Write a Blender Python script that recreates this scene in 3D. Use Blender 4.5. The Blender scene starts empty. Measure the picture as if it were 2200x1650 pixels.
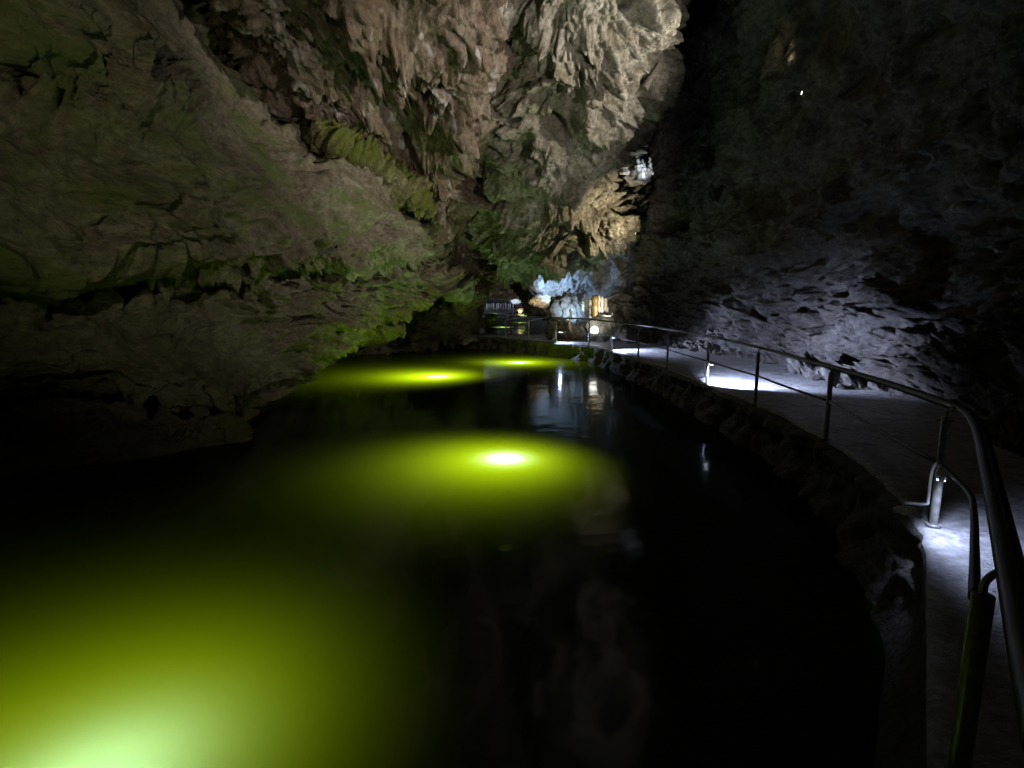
import bpy, bmesh, math, random
import numpy as np
from mathutils import Vector, Matrix

# ------------------------------------------------------------------ camera, world, exposure
S = bpy.context.scene
COL = S.collection
FPX, PITCH, HC = 1150.0, math.atan(175 / 1150.0), 2.42       # focal length in photo pixels, tilt, height over water
cam_d = bpy.data.cameras.new('camera')
cam = bpy.data.objects.new('camera', cam_d)
COL.objects.link(cam)
cam_d.sensor_width = 36.0
cam_d.lens = 36.0 * FPX / 2200.0
cam_d.clip_start, cam_d.clip_end = 0.05, 400
cam.location = (0, 0, HC)
cam.rotation_euler = (math.radians(90) - PITCH, 0, 0)
S.camera = cam

W = bpy.data.worlds.new('World')
S.world = W
W.use_nodes = True
bg = W.node_tree.nodes['Background']
bg.inputs['Color'].default_value = (1.0, 0.85, 0.68, 1)       # a cave: only a trace of stray light
bg.inputs['Strength'].default_value = 0.003
S.view_settings.view_transform = 'Standard'
S.view_settings.look = 'None'
S.view_settings.exposure = 0.0
S.view_settings.gamma = 1.0
S.view_settings.use_curve_mapping = False
S.cycles.use_denoising = True
S.cycles.max_bounces = 6
S.cycles.transparent_max_bounces = 12
S.cycles.sample_clamp_indirect = 4.0
S.cycles.caustics_reflective = False
S.cycles.caustics_refractive = False

CT, ST = math.cos(PITCH), math.sin(PITCH)
def ray(px, py):
    a, b = (px - 1100) / FPX, (py - 825) / FPX
    return np.array([a, CT - b * ST, -ST - b * CT])
def at(px, py, Y):                       # the point Y metres ahead that shows there in the photograph
    r = ray(px, py)
    return np.array([0, 0, HC]) + r * (Y / r[1])
def onz(px, py, z):                      # the point of a level plane that shows there
    r = ray(px, py)
    return np.array([0, 0, HC]) + r * ((z - HC) / r[2])
V = lambda p: Vector((float(p[0]), float(p[1]), float(p[2])))
PATH = 0.67

# ------------------------------------------------------------------ tagging helpers
def tag(o, label=None, cat=None, group=None, kind=None):
    if label: o['label'] = label
    if cat: o['category'] = cat
    if group: o['group'] = group
    if kind: o['kind'] = kind
    return o
def empty(name, loc=(0, 0, 0)):
    o = bpy.data.objects.new(name, None)
    COL.objects.link(o)
    o.location = V(loc)
    return o
def link(name, me, mat, parent=None):
    o = bpy.data.objects.new(name, me)
    COL.objects.link(o)
    if mat: me.materials.append(mat)
    if parent:
        o.parent = parent
        o.matrix_parent_inverse = Matrix.Translation(-parent.location)
    return o
def from_arrays(name, verts, quads, mat, parent=None, smooth=True):
    me = bpy.data.meshes.new(name)
    verts = np.asarray(verts, dtype=np.float32); quads = np.asarray(quads, dtype=np.int32)
    k = quads.shape[1]
    me.vertices.add(len(verts)); me.vertices.foreach_set('co', verts.ravel())
    me.loops.add(quads.size); me.loops.foreach_set('vertex_index', quads.ravel())
    me.polygons.add(len(quads))
    me.polygons.foreach_set('loop_start', np.arange(0, quads.size, k, dtype=np.int32))
    me.polygons.foreach_set('loop_total', np.full(len(quads), k, dtype=np.int32))
    me.polygons.foreach_set('use_smooth', np.full(len(quads), smooth))
    me.update(calc_edges=True); me.validate()
    return link(name, me, mat, parent)

# ------------------------------------------------------------------ noise (vectorised)
def _h(ix, iy, iz, seed):
    with np.errstate(over='ignore'):
        h = (ix.astype(np.uint32) * np.uint32(374761393) + iy.astype(np.uint32) * np.uint32(668265263)
             + iz.astype(np.uint32) * np.uint32(2147483647) + np.uint32(seed) * np.uint32(1274126177))
        h ^= h >> np.uint32(13); h *= np.uint32(1274126177)
        h ^= h >> np.uint32(16); h *= np.uint32(2246822519)
        h ^= h >> np.uint32(13)
    return h
def _f(h, k):
    with np.errstate(over='ignore'):
        g = (h + np.uint32(k) * np.uint32(2654435761)); g ^= g >> np.uint32(15); g *= np.uint32(2246822519); g ^= g >> np.uint32(13)
    return (g & np.uint32(0xFFFFFF)).astype(np.float32) / 16777215.0
def vnoise(P, seed=0):                   # gradient noise, about -1..1
    i = np.floor(P).astype(np.int64); f = (P - i).astype(np.float32)
    u = f * f * f * (f * (f * 6 - 15) + 10)
    out = 0
    for dx in (0, 1):
        for dy in (0, 1):
            for dz in (0, 1):
                h = _h(i[:, 0] + dx, i[:, 1] + dy, i[:, 2] + dz, seed)
                g = (_f(h, 1) * 2 - 1) * (f[:, 0] - dx) + (_f(h, 2) * 2 - 1) * (f[:, 1] - dy) + (_f(h, 3) * 2 - 1) * (f[:, 2] - dz)
                w = (u[:, 0] if dx else 1 - u[:, 0]) * (u[:, 1] if dy else 1 - u[:, 1]) * (u[:, 2] if dz else 1 - u[:, 2])
                out = out + w * g
    return out * 1.5
def fbm(P, octv=4, seed=0, gain=0.5):
    s, a = 0, 1.0
    for k in range(octv):
        s = s + a * vnoise(P * 2 ** k + 7.3 * k, seed + k); a *= gain
    return s
def ridged(P, octv=4, seed=0, gain=0.5):
    s, a = 0, 1.0
    for k in range(octv):
        s = s + a * (1 - 2 * np.abs(vnoise(P * 2 ** k + 3.1 * k, seed + k))); a *= gain
    return s
def facets(P, seed=0, slope=0.9, dome=0.35, hvar=0.5):   # broken rock: the highest of randomly tilted planes
    i = np.floor(P).astype(np.int64); best = np.full(len(P), -9.0, np.float32)
    for dx in (-1, 0, 1):
        for dy in (-1, 0, 1):
            for dz in (-1, 0, 1):
                h = _h(i[:, 0] + dx, i[:, 1] + dy, i[:, 2] + dz, seed)
                x = P[:, 0] - i[:, 0] - dx - _f(h, 1); y = P[:, 1] - i[:, 1] - dy - _f(h, 2); z = P[:, 2] - i[:, 2] - dz - _f(h, 3)
                v = slope * ((_f(h, 4) * 2 - 1) * x + (_f(h, 5) * 2 - 1) * y + (_f(h, 6) * 2 - 1) * z) + hvar * _f(h, 7) - dome * 2 * (x * x + y * y + z * z)
                best = np.maximum(best, v)
    return best
def pits(P, seed=0, share=0.35, r=0.45):                # 0..1, scattered hollows
    i = np.floor(P).astype(np.int64); out = np.zeros(len(P), np.float32)
    for dx in (-1, 0, 1):
        for dy in (-1, 0, 1):
            for dz in (-1, 0, 1):
                h = _h(i[:, 0] + dx, i[:, 1] + dy, i[:, 2] + dz, seed)
                x = P[:, 0] - i[:, 0] - dx - _f(h, 1); y = P[:, 1] - i[:, 1] - dy - _f(h, 2); z = P[:, 2] - i[:, 2] - dz - _f(h, 3)
                d = np.sqrt(x * x + y * y + z * z) / (r * (0.5 + 0.5 * _f(h, 5)))
                out = np.maximum(out, np.where(_f(h, 4) < share, np.clip(1.3 - d * 1.3, 0, 1), 0))
    return out * out * (3 - 2 * out)
def blocks(P, seed=0, crack=0.10):                       # fractured rock: stepped tilted blocks parted by sharp cracks
    i = np.floor(P).astype(np.int64); n = len(P)
    f1 = np.full(n, 9.0, np.float32); f2 = f1.copy(); val = np.zeros(n, np.float32)
    for dx in (-1, 0, 1):
        for dy in (-1, 0, 1):
            for dz in (-1, 0, 1):
                h = _h(i[:, 0] + dx, i[:, 1] + dy, i[:, 2] + dz, seed)
                x = P[:, 0] - i[:, 0] - dx - _f(h, 1); y = P[:, 1] - i[:, 1] - dy - _f(h, 2); z = P[:, 2] - i[:, 2] - dz - _f(h, 3)
                d = np.sqrt(x * x + y * y + z * z).astype(np.float32)
                v = (_f(h, 4) * 2 - 1) * x + (_f(h, 5) * 2 - 1) * y + (_f(h, 6) * 2 - 1) * z + 0.8 * (_f(h, 7) - .5)
                c = d < f1
                f2 = np.where(c, f1, np.minimum(f2, d)); val = np.where(c, v, val); f1 = np.where(c, d, f1)
    e = np.clip((f2 - f1) / crack, 0, 1)
    return val * smooth01(e * .5 + .5 * np.minimum(e, 1)) - 0.35 * (1 - e)
def near_line(P, pts):                   # distance to a polyline
    best = np.full(len(P), 1e9)
    for a, b in zip(pts[:-1], pts[1:]):
        a, b = np.asarray(a), np.asarray(b); ab = b - a
        t = np.clip(((P - a) @ ab) / (ab @ ab), 0, 1)
        best = np.minimum(best, np.linalg.norm(P - a - t[:, None] * ab, axis=1))
    return best

# ------------------------------------------------------------------ materials
def new_mat(name):
    m = bpy.data.materials.new(name); m.use_nodes = True
    nt = m.node_tree; nt.nodes.clear()
    return m, nt, nt.nodes, nt.links
def rock(name, c1, c2, c3, scale=1.0, stretch=(1, 1, 1), rough=0.8, bump=0.7, moss=None, wet=0.0, streak=None, mossy=0.50):
    m, nt, N, L = new_mat(name)
    out = N.new('ShaderNodeOutputMaterial'); b = N.new('ShaderNodeBsdfPrincipled')
    L.new(b.outputs[0], out.inputs[0])
    tc = N.new('ShaderNodeTexCoord'); mp = N.new('ShaderNodeMapping')
    L.new(tc.outputs['Object'], mp.inputs[0]); mp.inputs['Scale'].default_value = stretch
    def noise(sc, det=8, r=0.6, dist=0.0):
        n = N.new('ShaderNodeTexNoise'); L.new(mp.outputs[0], n.inputs['Vector'])
        n.inputs['Scale'].default_value = sc * scale; n.inputs['Detail'].default_value = det
        n.inputs['Roughness'].default_value = r; n.inputs['Distortion'].default_value = dist
        return n
    def ramp(src, p0, p1):
        r = N.new('ShaderNodeMapRange'); L.new(src, r.inputs[0])
        r.inputs[1].default_value = p0; r.inputs[2].default_value = p1; return r.outputs[0]
    def mix(fac, a, bb):
        x = N.new('ShaderNodeMix'); x.data_type = 'RGBA'
        L.new(fac, x.inputs[0])
        for s, v in ((6, a), (7, bb)):
            if isinstance(v, tuple): x.inputs[s].default_value = (*v, 1)
            else: L.new(v, x.inputs[s])
        return x.outputs[2]
    col = mix(ramp(noise(0.55, 10, 0.65, 0.6).outputs[0], 0.38, 0.62), c1, c2)
    col = mix(ramp(noise(1.7, 12, 0.7, 0.3).outputs[0], 0.52, 0.66), col, c3)
    dk = ramp(noise(7.0, 10, 0.75).outputs[0], 0.30, 0.62)                      # mineral grain
    col = mix(dk, tuple(0.28 * x for x in c1), col)
    if moss:
        col = mix(ramp(noise(0.8, 9, 0.65, 0.4).outputs[0], mossy, mossy + .12), col, moss)
    if streak:
        col = mix(ramp(noise(2.6, 4, 0.5, 0.2).outputs[0], 0.60, 0.72), col, streak)
    L.new(col, b.inputs['Base Color'])
    rr = ramp(noise(3.0, 6).outputs[0], 0.3, 0.7)
    rm = N.new('ShaderNodeMapRange'); L.new(rr, rm.inputs[0]); rm.inputs[3].default_value = rough - 0.25 * wet - 0.1; rm.inputs[4].default_value = rough + 0.1
    L.new(rm.outputs[0], b.inputs['Roughness'])
    b.inputs['Specular IOR Level'].default_value = 0.3 + 0.3 * wet
    n1, n2 = noise(5.0, 12, 0.68, 0.3), noise(22.0, 8, 0.7)
    v = N.new('ShaderNodeTexVoronoi'); L.new(mp.outputs[0], v.inputs['Vector']); v.inputs['Scale'].default_value = 6.5 * scale; v.feature = 'F1'
    ad = N.new('ShaderNodeMath'); ad.operation = 'MULTIPLY_ADD'; L.new(n2.outputs[0], ad.inputs[0]); ad.inputs[1].default_value = 0.30; L.new(n1.outputs[0], ad.inputs[2])
    a2 = N.new('ShaderNodeMath'); a2.operation = 'MULTIPLY_ADD'; L.new(v.outputs['Distance'], a2.inputs[0]); a2.inputs[1].default_value = 0.22; L.new(ad.outputs[0], a2.inputs[2])
    bp = N.new('ShaderNodeBump'); bp.inputs['Strength'].default_value = bump; bp.inputs['Distance'].default_value = 0.22 / scale
    L.new(a2.outputs[0], bp.inputs['Height']); L.new(bp.outputs[0], b.inputs['Normal'])
    return m
def plain(name, color, rough=0.5, metal=0.0, var=0.3, sc=30, bump=0.1):
    m, nt, N, L = new_mat(name)
    out = N.new('ShaderNodeOutputMaterial'); b = N.new('ShaderNodeBsdfPrincipled'); L.new(b.outputs[0], out.inputs[0])
    tc = N.new('ShaderNodeTexCoord'); n = N.new('ShaderNodeTexNoise'); L.new(tc.outputs['Object'], n.inputs['Vector'])
    n.inputs['Scale'].default_value = sc; n.inputs['Detail'].default_value = 6
    r = N.new('ShaderNodeValToRGB'); L.new(n.outputs[0], r.inputs[0])
    r.color_ramp.elements[0].position = 0.35; r.color_ramp.elements[1].position = 0.65
    r.color_ramp.elements[0].color = (*[c * (1 - var) for c in color], 1); r.color_ramp.elements[1].color = (*color, 1)
    L.new(r.outputs[0], b.inputs['Base Color']); b.inputs['Roughness'].default_value = rough; b.inputs['Metallic'].default_value = metal
    bp = N.new('ShaderNodeBump'); bp.inputs['Strength'].default_value = bump; bp.inputs['Distance'].default_value = 0.01
    L.new(n.outputs[0], bp.inputs['Height']); L.new(bp.outputs[0], b.inputs['Normal'])
    return m
def glow(name, color, strength):
    m, nt, N, L = new_mat(name)
    out = N.new('ShaderNodeOutputMaterial'); e = N.new('ShaderNodeEmission'); L.new(e.outputs[0], out.inputs[0])
    e.inputs[0].default_value = (*color, 1); e.inputs[1].default_value = strength
    return m

M = {}
M['left'] = rock('left_wall_rock', (0.24, 0.20, 0.13), (0.36, 0.32, 0.23), (0.12, 0.085, 0.05), 1.1, (0.8, 0.6, 1.2), 0.7, 1.0, moss=(0.13, 0.15, 0.05), wet=0.6)
M['red'] = rock('red_ceiling_rock', (0.175, 0.115, 0.068), (0.27, 0.215, 0.165), (0.075, 0.042, 0.028), 1.0, (1.2, 0.5, 1.0), 0.75, 0.95, wet=0.4, streak=(0.42, 0.40, 0.38))
M['pale'] = rock('pale_hanging_rock', (0.17, 0.145, 0.095), (0.36, 0.34, 0.285), (0.07, 0.06, 0.036), 1.0, (0.9, 0.6, 1.2), 0.8, 0.9, wet=0.3, streak=(0.16, 0.17, 0.10))
M['dark'] = rock('right_wall_rock', (0.135, 0.12, 0.105), (0.20, 0.185, 0.175), (0.08, 0.066, 0.055), 1.1, (1, 0.7, 1.1), 0.8, 0.9)
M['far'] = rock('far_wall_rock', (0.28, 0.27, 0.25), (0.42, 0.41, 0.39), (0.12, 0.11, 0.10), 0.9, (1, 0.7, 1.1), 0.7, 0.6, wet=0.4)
M['moss'] = rock('mossy_rock', (0.18, 0.165, 0.06), (0.30, 0.27, 0.17), (0.07, 0.07, 0.025), 1.3, (1, 1, 1), 0.85, 1.0, moss=(0.115, 0.135, 0.02), mossy=0.42)
M['bed'] = rock('lake_bed_mud', (0.05, 0.05, 0.035), (0.07, 0.06, 0.04), (0.03, 0.03, 0.02), 1.0)
M['kerb'] = rock('bank_rock', (0.11, 0.10, 0.085), (0.16, 0.145, 0.12), (0.06, 0.05, 0.04), 2.0, (1, 1, 1), 0.8, 0.7)
M['concrete'] = rock('path_concrete', (0.34, 0.34, 0.34), (0.42, 0.42, 0.42), (0.17, 0.165, 0.16), 1.6, (1, 1, 1), 0.55, 0.4, wet=0.8)
M['steel'] = plain('galvanised_steel', (0.30, 0.295, 0.27), 0.38, 0.35, 0.5, 18, 0.15)
M['darkpaint'] = plain('dark_painted_steel', (0.03, 0.029, 0.028), 0.38, 0.1, 0.4, 14, 0.15)
M['white'] = plain('white_plastic', (0.75, 0.75, 0.75), 0.45, 0.0, 0.08)
M['black'] = plain('black_housing', (0.03, 0.03, 0.03), 0.5)
M['calcite'] = rock('cream_calcite', (0.62, 0.52, 0.34), (0.74, 0.67, 0.52), (0.45, 0.34, 0.18), 2.5, (1, 1, 0.25), 0.45, 0.3, wet=0.8)
M['ochre'] = rock('ochre_calcite', (0.34, 0.23, 0.08), (0.40, 0.28, 0.10), (0.25, 0.16, 0.05), 3.0, (1, 1, 0.2), 0.5, 0.25, wet=0.8)
M['white_calcite'] = rock('white_calcite', (0.66, 0.68, 0.70), (0.76, 0.78, 0.80), (0.50, 0.52, 0.55), 3.0, (1, 1, 0.6), 0.5, 0.3, wet=0.6)
M['lens_blue'] = glow('lamp_lens_cool', (0.72, 0.8, 1.0), 9)
M['lens_white'] = glow('lamp_lens_white', (1.0, 0.98, 0.92), 9)
M['lens_warm'] = glow('lamp_lens_warm', (1.0, 0.86, 0.62), 6)
M['lens_water'] = glow('underwater_lens', (0.5, 0.7, 0.1), 0.03)

def water_mat():
    m, nt, N, L = new_mat('murky_green_water')
    out = N.new('ShaderNodeOutputMaterial')
    tc = N.new('ShaderNodeTexCoord')
    n = N.new('ShaderNodeTexNoise'); L.new(tc.outputs['Object'], n.inputs['Vector']); n.inputs['Scale'].default_value = 1.6; n.inputs['Detail'].default_value = 2
    n2 = N.new('ShaderNodeTexNoise'); L.new(tc.outputs['Object'], n2.inputs['Vector']); n2.inputs['Scale'].default_value = 9; n2.inputs['Detail'].default_value = 2
    ad = N.new('ShaderNodeMath'); ad.operation = 'MULTIPLY_ADD'; L.new(n2.outputs[0], ad.inputs[0]); ad.inputs[1].default_value = 0.07; L.new(n.outputs[0], ad.inputs[2])
    bp = N.new('ShaderNodeBump'); bp.inputs['Strength'].default_value = 0.16; bp.inputs['Distance'].default_value = 0.06
    L.new(ad.outputs[0], bp.inputs['Height'])
    tr = N.new('ShaderNodeBsdfTranslucent'); tr.inputs[0].default_value = (0.76, 0.92, 0.011, 1)
    tp = N.new('ShaderNodeBsdfTransparent'); tp.inputs[0].default_value = (0.44, 0.74, 0.03, 1)
    mx = N.new('ShaderNodeMixShader'); mx.inputs[0].default_value = 0.58
    L.new(tr.outputs[0], mx.inputs[1]); L.new(tp.outputs[0], mx.inputs[2])
    gl = N.new('ShaderNodeBsdfGlossy'); gl.inputs['Roughness'].default_value = 0.085; gl.inputs[0].default_value = (0.45, 0.45, 0.45, 1); L.new(bp.outputs[0], gl.inputs['Normal'])
    fr = N.new('ShaderNodeFresnel'); fr.inputs[0].default_value = 1.33
    m2 = N.new('ShaderNodeMixShader'); L.new(fr.outputs[0], m2.inputs[0]); L.new(mx.outputs[0], m2.inputs[1]); L.new(gl.outputs[0], m2.inputs[2])
    L.new(m2.outputs[0], out.inputs[0])
    return m
M['water'] = water_mat()

# ------------------------------------------------------------------ rock sheets
def crom(A, n):                          # Catmull-Rom along axis 0
    k = len(A); t = np.linspace(0, k - 1, n); i = np.clip(t.astype(int), 0, k - 2); f = (t - i).reshape(-1, *([1] * (A.ndim - 1)))
    pad = np.concatenate([2 * A[:1] - A[1:2], A, 2 * A[-1:] - A[-2:-1]])
    p0, p1, p2, p3 = pad[i], pad[i + 1], pad[i + 2], pad[i + 3]
    return 0.5 * (2 * p1 + (p2 - p0) * f + (2 * p0 - 5 * p1 + 4 * p2 - p3) * f ** 2 + (3 * p1 - p0 - 3 * p2 + p3) * f ** 3)
def sheet(name, rows, nv, nu, disp, mat, toward=(0, 0, HC), parent=None):
    """rows of (px, py, distance) survey points -> smooth surface -> broken up along its normals by disp(P)"""
    A = np.array([[at(*p) for p in r] for r in rows])
    G = crom(A, nv); G = crom(G.transpose(1, 0, 2), nu).transpose(1, 0, 2)
    du = np.gradient(G, axis=1); dv = np.gradient(G, axis=0)
    n = np.cross(du, dv); n /= np.linalg.norm(n, axis=2, keepdims=True) + 1e-9
    s = np.sign(np.median(np.sum(n * (np.asarray(toward) - G), axis=2)))
    n *= s
    P = G.reshape(-1, 3); Nn = n.reshape(-1, 3)
    P = P + Nn * disp(P)[:, None]
    idx = np.arange(nv * nu).reshape(nv, nu)
    q = np.stack([idx[:-1, :-1], idx[:-1, 1:], idx[1:, 1:], idx[1:, :-1]], axis=-1).reshape(-1, 4)
    if s < 0: q = q[:, ::-1]
    return from_arrays(name, P, q, mat, parent)
def sc(P, *s): return P * np.array(s)
def smooth01(x): x = np.clip(x, 0, 1); return x * x * (3 - 2 * x)

# left wall: overhanging, layered, running away down the lake
bands = [([at(0,580,7.6),at(300,552,9.6),at(540,558,12),at(760,545,16),at(880,515,18.6)],.4),
         ([at(-400,520,6),at(0,490,7.2),at(180,470,8),at(330,425,9.4),at(450,440,10.6)],.5),
         ([at(-300,240,5.6),at(0,235,7),at(190,215,8),at(330,250,9)],.45),
         ([at(330,330,9),at(480,370,10.6),at(560,400,11.6)],.3),
         ([at(560,590,13),at(700,590,16.5),at(830,590,19.5),at(960,590,23)],1.6),
         ([at(640,720,15),at(760,690,18),at(860,650,21)],1.4),
         ([at(0,670,7.6),at(250,660,9.4),at(470,690,11.5)],.6),
         ([at(300,870,8.6),at(440,860,9.7),at(470,940,9.3)],.5),
         ([at(100,60,7.4),at(300,150,8.8),at(420,160,10.2)],.5)]
def d_left(P):
    w = P + 0.45 * np.stack([vnoise(P * 0.5, 3), vnoise(P * 0.5, 4), vnoise(P * 0.5, 5)], 1) + 0.15 * np.stack([vnoise(P * 1.7, 6), vnoise(P * 1.7, 7), vnoise(P * 1.7, 8)], 1)
    d = 0.42 * fbm(sc(w, .30, .16, .55), 4, 11) + 0.30 * blocks(sc(w, .38, .22, .62), 21, .12)
    rough = 0 * d
    for pts, wd in bands:
        dist = near_line(P, pts)
        rough = np.maximum(rough, smooth01(1.25 - dist / wd + 0.5 * vnoise(P * 1.1, 43)))
    rough = np.maximum(rough, 0.55 * smooth01((fbm(sc(P, .4, .25, .8), 3, 41) - .1) * 3.0))
    d += (0.16 + rough) * (0.24 * ridged(sc(w, .8, .45, 2.2), 5, 31, .55) + 0.36 * blocks(sc(w, 1.2, .7, 2.4), 51, .2) + 0.17 * blocks(sc(w, 2.8, 1.8, 5.0), 61, .25) + 0.09 * facets(sc(w, 7.5, 5, 11), 65, 1.3, 0.3))
    d += 0.05 * fbm(P * 1.8, 6, 71, .6)
    d -= (0.05 + rough) * 0.40 * pits(sc(w, .7, .45, 1.5), 81, 0.25, 0.5)
    d *= np.clip(P[:, 1] / 8, .55, 1)
    return d
left_rows = [
 [(-1500,-700,2.2),(-700,-600,4.0),(-100,-420,6.5),(180,-300,8.5),(280,-240,10.5),(345,-200,15.0),(400,-180,20.5),(520,-220,21)],
 [(-1500,-100,2.6),(-600,-60,4.5),(0,-30,6.6),(220,0,8.3),(345,20,10.4),(415,40,17.0),(480,60,24.0),(560,30,26)],
 [(-1500,200,2.9),(-600,170,4.9),(0,160,7.1),(260,150,8.8),(430,170,10.6),(535,215,15.5),(645,250,20.5),(690,230,26)],
 [(-1500,420,2.8),(-600,360,4.6),(0,330,6.6),(280,320,8.3),(490,330,10.4),(670,360,14.0),(790,395,18.0),(860,370,28)],
 [(-1500,620,2.7),(-600,560,4.5),(0,500,6.5),(280,500,8.5),(520,510,10.9),(735,525,15.1),(862,505,18.6),(945,480,29)],
 [(-1500,680,2.7),(-600,625,4.6),(0,565,6.7),(280,550,8.6),(530,552,11.0),(750,548,15.4),(878,535,18.8),(985,520,27)],
 [(-1500,740,3.7),(-600,690,6.0),(0,598,7.9),(280,585,10.1),(540,585,13.0),(755,580,17.4),(880,565,20.8),(1005,560,26)],
 [(-1500,840,3.8),(-600,770,6.1),(0,650,8.1),(270,640,10.2),(520,645,12.8),(745,620,17.6),(880,600,20.6),(1015,600,24.5)],
 [(-1500,960,3.3),(-600,850,5.3),(0,715,7.5),(255,700,9.3),(470,715,11.8),(670,690,16.0),(830,650,20.0),(1005,628,23.5)],
 [(-1500,1120,3.2),(-600,960,5.1),(0,790,7.1),(260,785,8.4),(445,810,9.8),(620,770,14.4),(765,710,19.3),(930,634,22.3)],
 [(-1500,1180,3.4),(-600,1010,5.4),(0,840,7.6),(260,835,8.8),(445,860,9.9),(610,805,14.5),(728,745,19.6),(880,660,21.6)],
 [(-1500,1240,4.6),(-600,1070,6.4),(0,880,8.9),(255,872,9.8),(440,895,10.2),(605,820,15.0),(708,765,19.7),(858,703,21.3)],
 [(-1500,1330,4.4),(-600,1150,6.2),(0,925,8.6),(245,915,9.3),(445,925,9.9),(600,840,14.6),(694,776,19.9),(800,726,22.5)],
 [(-1500,1480,3.3),(-600,1240,5.2),(0,985,7.3),(240,970,8.1),(455,948,9.2),(600,855,14.2),(690,790,20.4),(770,745,26)],
 [(-1500,1700,3.1),(-600,1330,5.0),(0,1070,7.0),(260,1040,7.8),(470,1000,9.0),(610,885,14.2),(690,815,21),(760,775,28)],
]
tag(sheet('cave_wall', left_rows, 460, 640, d_left, M['left']),
    'long overhanging layered rock wall along the left side of the lake, tinged green by the lamps', None, None, 'structure')

# reddish ceiling slope
def d_red(P):
    w = P + 0.35 * np.stack([vnoise(P * 0.6, 103), vnoise(P * 0.6, 104), vnoise(P * 0.6, 105)], 1) + .1 * np.stack([vnoise(P * 2, 106), vnoise(P * 2, 107), vnoise(P * 2, 108)], 1)
    d = 0.5 * fbm(sc(w, .4, .18, .4), 3, 111)
    d += 0.50 * blocks(sc(w, .6, .22, .5), 121, .15)
    d += 0.38 * ridged(sc(w, .95, .26, .7), 5, 125, .55) * (0.6 + 0.6 * vnoise(P * .5, 126))
    ra = 0.30 + 1.0 * smooth01(.5 + 1.3 * fbm(sc(P, .45, .25, .4), 3, 171))
    d += ra * (0.46 * blocks(sc(w, 1.6, .6, 1.3), 131, .22) + 0.28 * blocks(sc(w, 3.9, 1.3, 3.2), 141, .25) + 0.12 * facets(sc(w, 9, 3.2, 8), 146, 1.4, 0.3) + 0.14 * ridged(sc(w, 2.6, .6, 2), 4, 148, .6))
    d -= (0.75 * pits(sc(w, 1.1, .40, 1.0), 151, 0.30, 0.45) + 0.40 * pits(sc(w, 2.6, .9, 2.3), 161, 0.35, 0.5)) * (.4 + .6 * ra)
    return d
red_rows = [
 [(330,-420,14),(440,-420,10.5),(640,-420,9.8),(830,-420,9.7),(980,-400,10.2),(1060,-380,12.2),(1100,-420,15)],
 [(420,-40,19),(498,-30,12.2),(680,-20,11.9),(850,-10,12.3),(980,-10,13.1),(1050,10,15),(1100,-20,19)],
 [(500,120,21),(572,125,13.7),(740,130,14.2),(870,120,15.0),(985,120,15.2),(1065,130,16.8),(1120,110,21)],
 [(590,225,23),(662,232,16.0),(785,240,16.5),(890,235,16.9),(985,240,17.2),(1062,245,18.8),(1120,230,23)],
 [(700,315,25),(768,322,18.8),(855,332,18.8),(925,330,18.9),(985,335,19.2),(1040,335,20.8),(1100,330,25)],
 [(810,420,27),(880,415,21.0),(922,425,20.8),(955,425,20.8),(985,425,21),(1010,430,22.8),(1070,425,27)],
 [(890,530,28),(940,530,23.6),(962,535,23.2),(980,535,23.2),(1000,540,23.6),(1025,545,25),(1080,540,28)],
 [(950,650,29),(982,655,26),(1000,650,25.6),(1015,650,25.6),(1030,645,26),(1050,640,27),(1090,640,29)],
]
tag(sheet('cave_ceiling', red_rows, 420, 330, d_red, M['red']),
    'reddish brown pitted ceiling slope running down into the cleft', None, None, 'structure')

# big pale rock hanging in the middle
crackA = [at(1075,275,17.5), at(1130,255,16.6), at(1210,235,16), at(1280,205,16), at(1345,160,16.5)]
crackB = [at(1075,60,14.5), at(1050,110,15.2), at(1062,200,16.8), at(1080,280,17.8), at(1040,360,20)]
crackC = [at(1150,470,20.5), at(1230,480,20.2), at(1290,450,20)]
def d_pale(P):
    w = P + 0.4 * np.stack([vnoise(P * 0.6, 203), vnoise(P * 0.6, 204), vnoise(P * 0.6, 205)], 1) + .12 * np.stack([vnoise(P * 2, 206), vnoise(P * 2, 207), vnoise(P * 2, 208)], 1)
    d = 0.6 * fbm(sc(w, .3, .25, .35), 3, 211)
    d += 0.55 * blocks(sc(w, .40, .28, .48), 221, .14)
    rough = 0.35 + 1.1 * smooth01((fbm(P * .35, 3, 241) + 0.2) * 2)
    d += rough * (0.22 * ridged(sc(w, .9, .35, .9), 5, 261, .55) + 0.30 * blocks(sc(w, 1.3, .7, 1.4), 231, .2) + 0.19 * blocks(sc(w, 3.2, 1.8, 3.4), 251, .25) + 0.09 * facets(sc(w, 7, 4, 7.5), 255, 1.3, 0.3))
    d -= 0.5 * pits(sc(w, .9, .6, 1.0), 271, 0.2, 0.5)
    for c, wd, dp in ((crackA, .30, .7), (crackB, .45, .9), (crackC, .25, .5)):
        dist = near_line(P, c) + 0.12 * vnoise(P * 2.5, 281)
        d -= dp * smooth01(1 - dist / wd)
    return d
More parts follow.
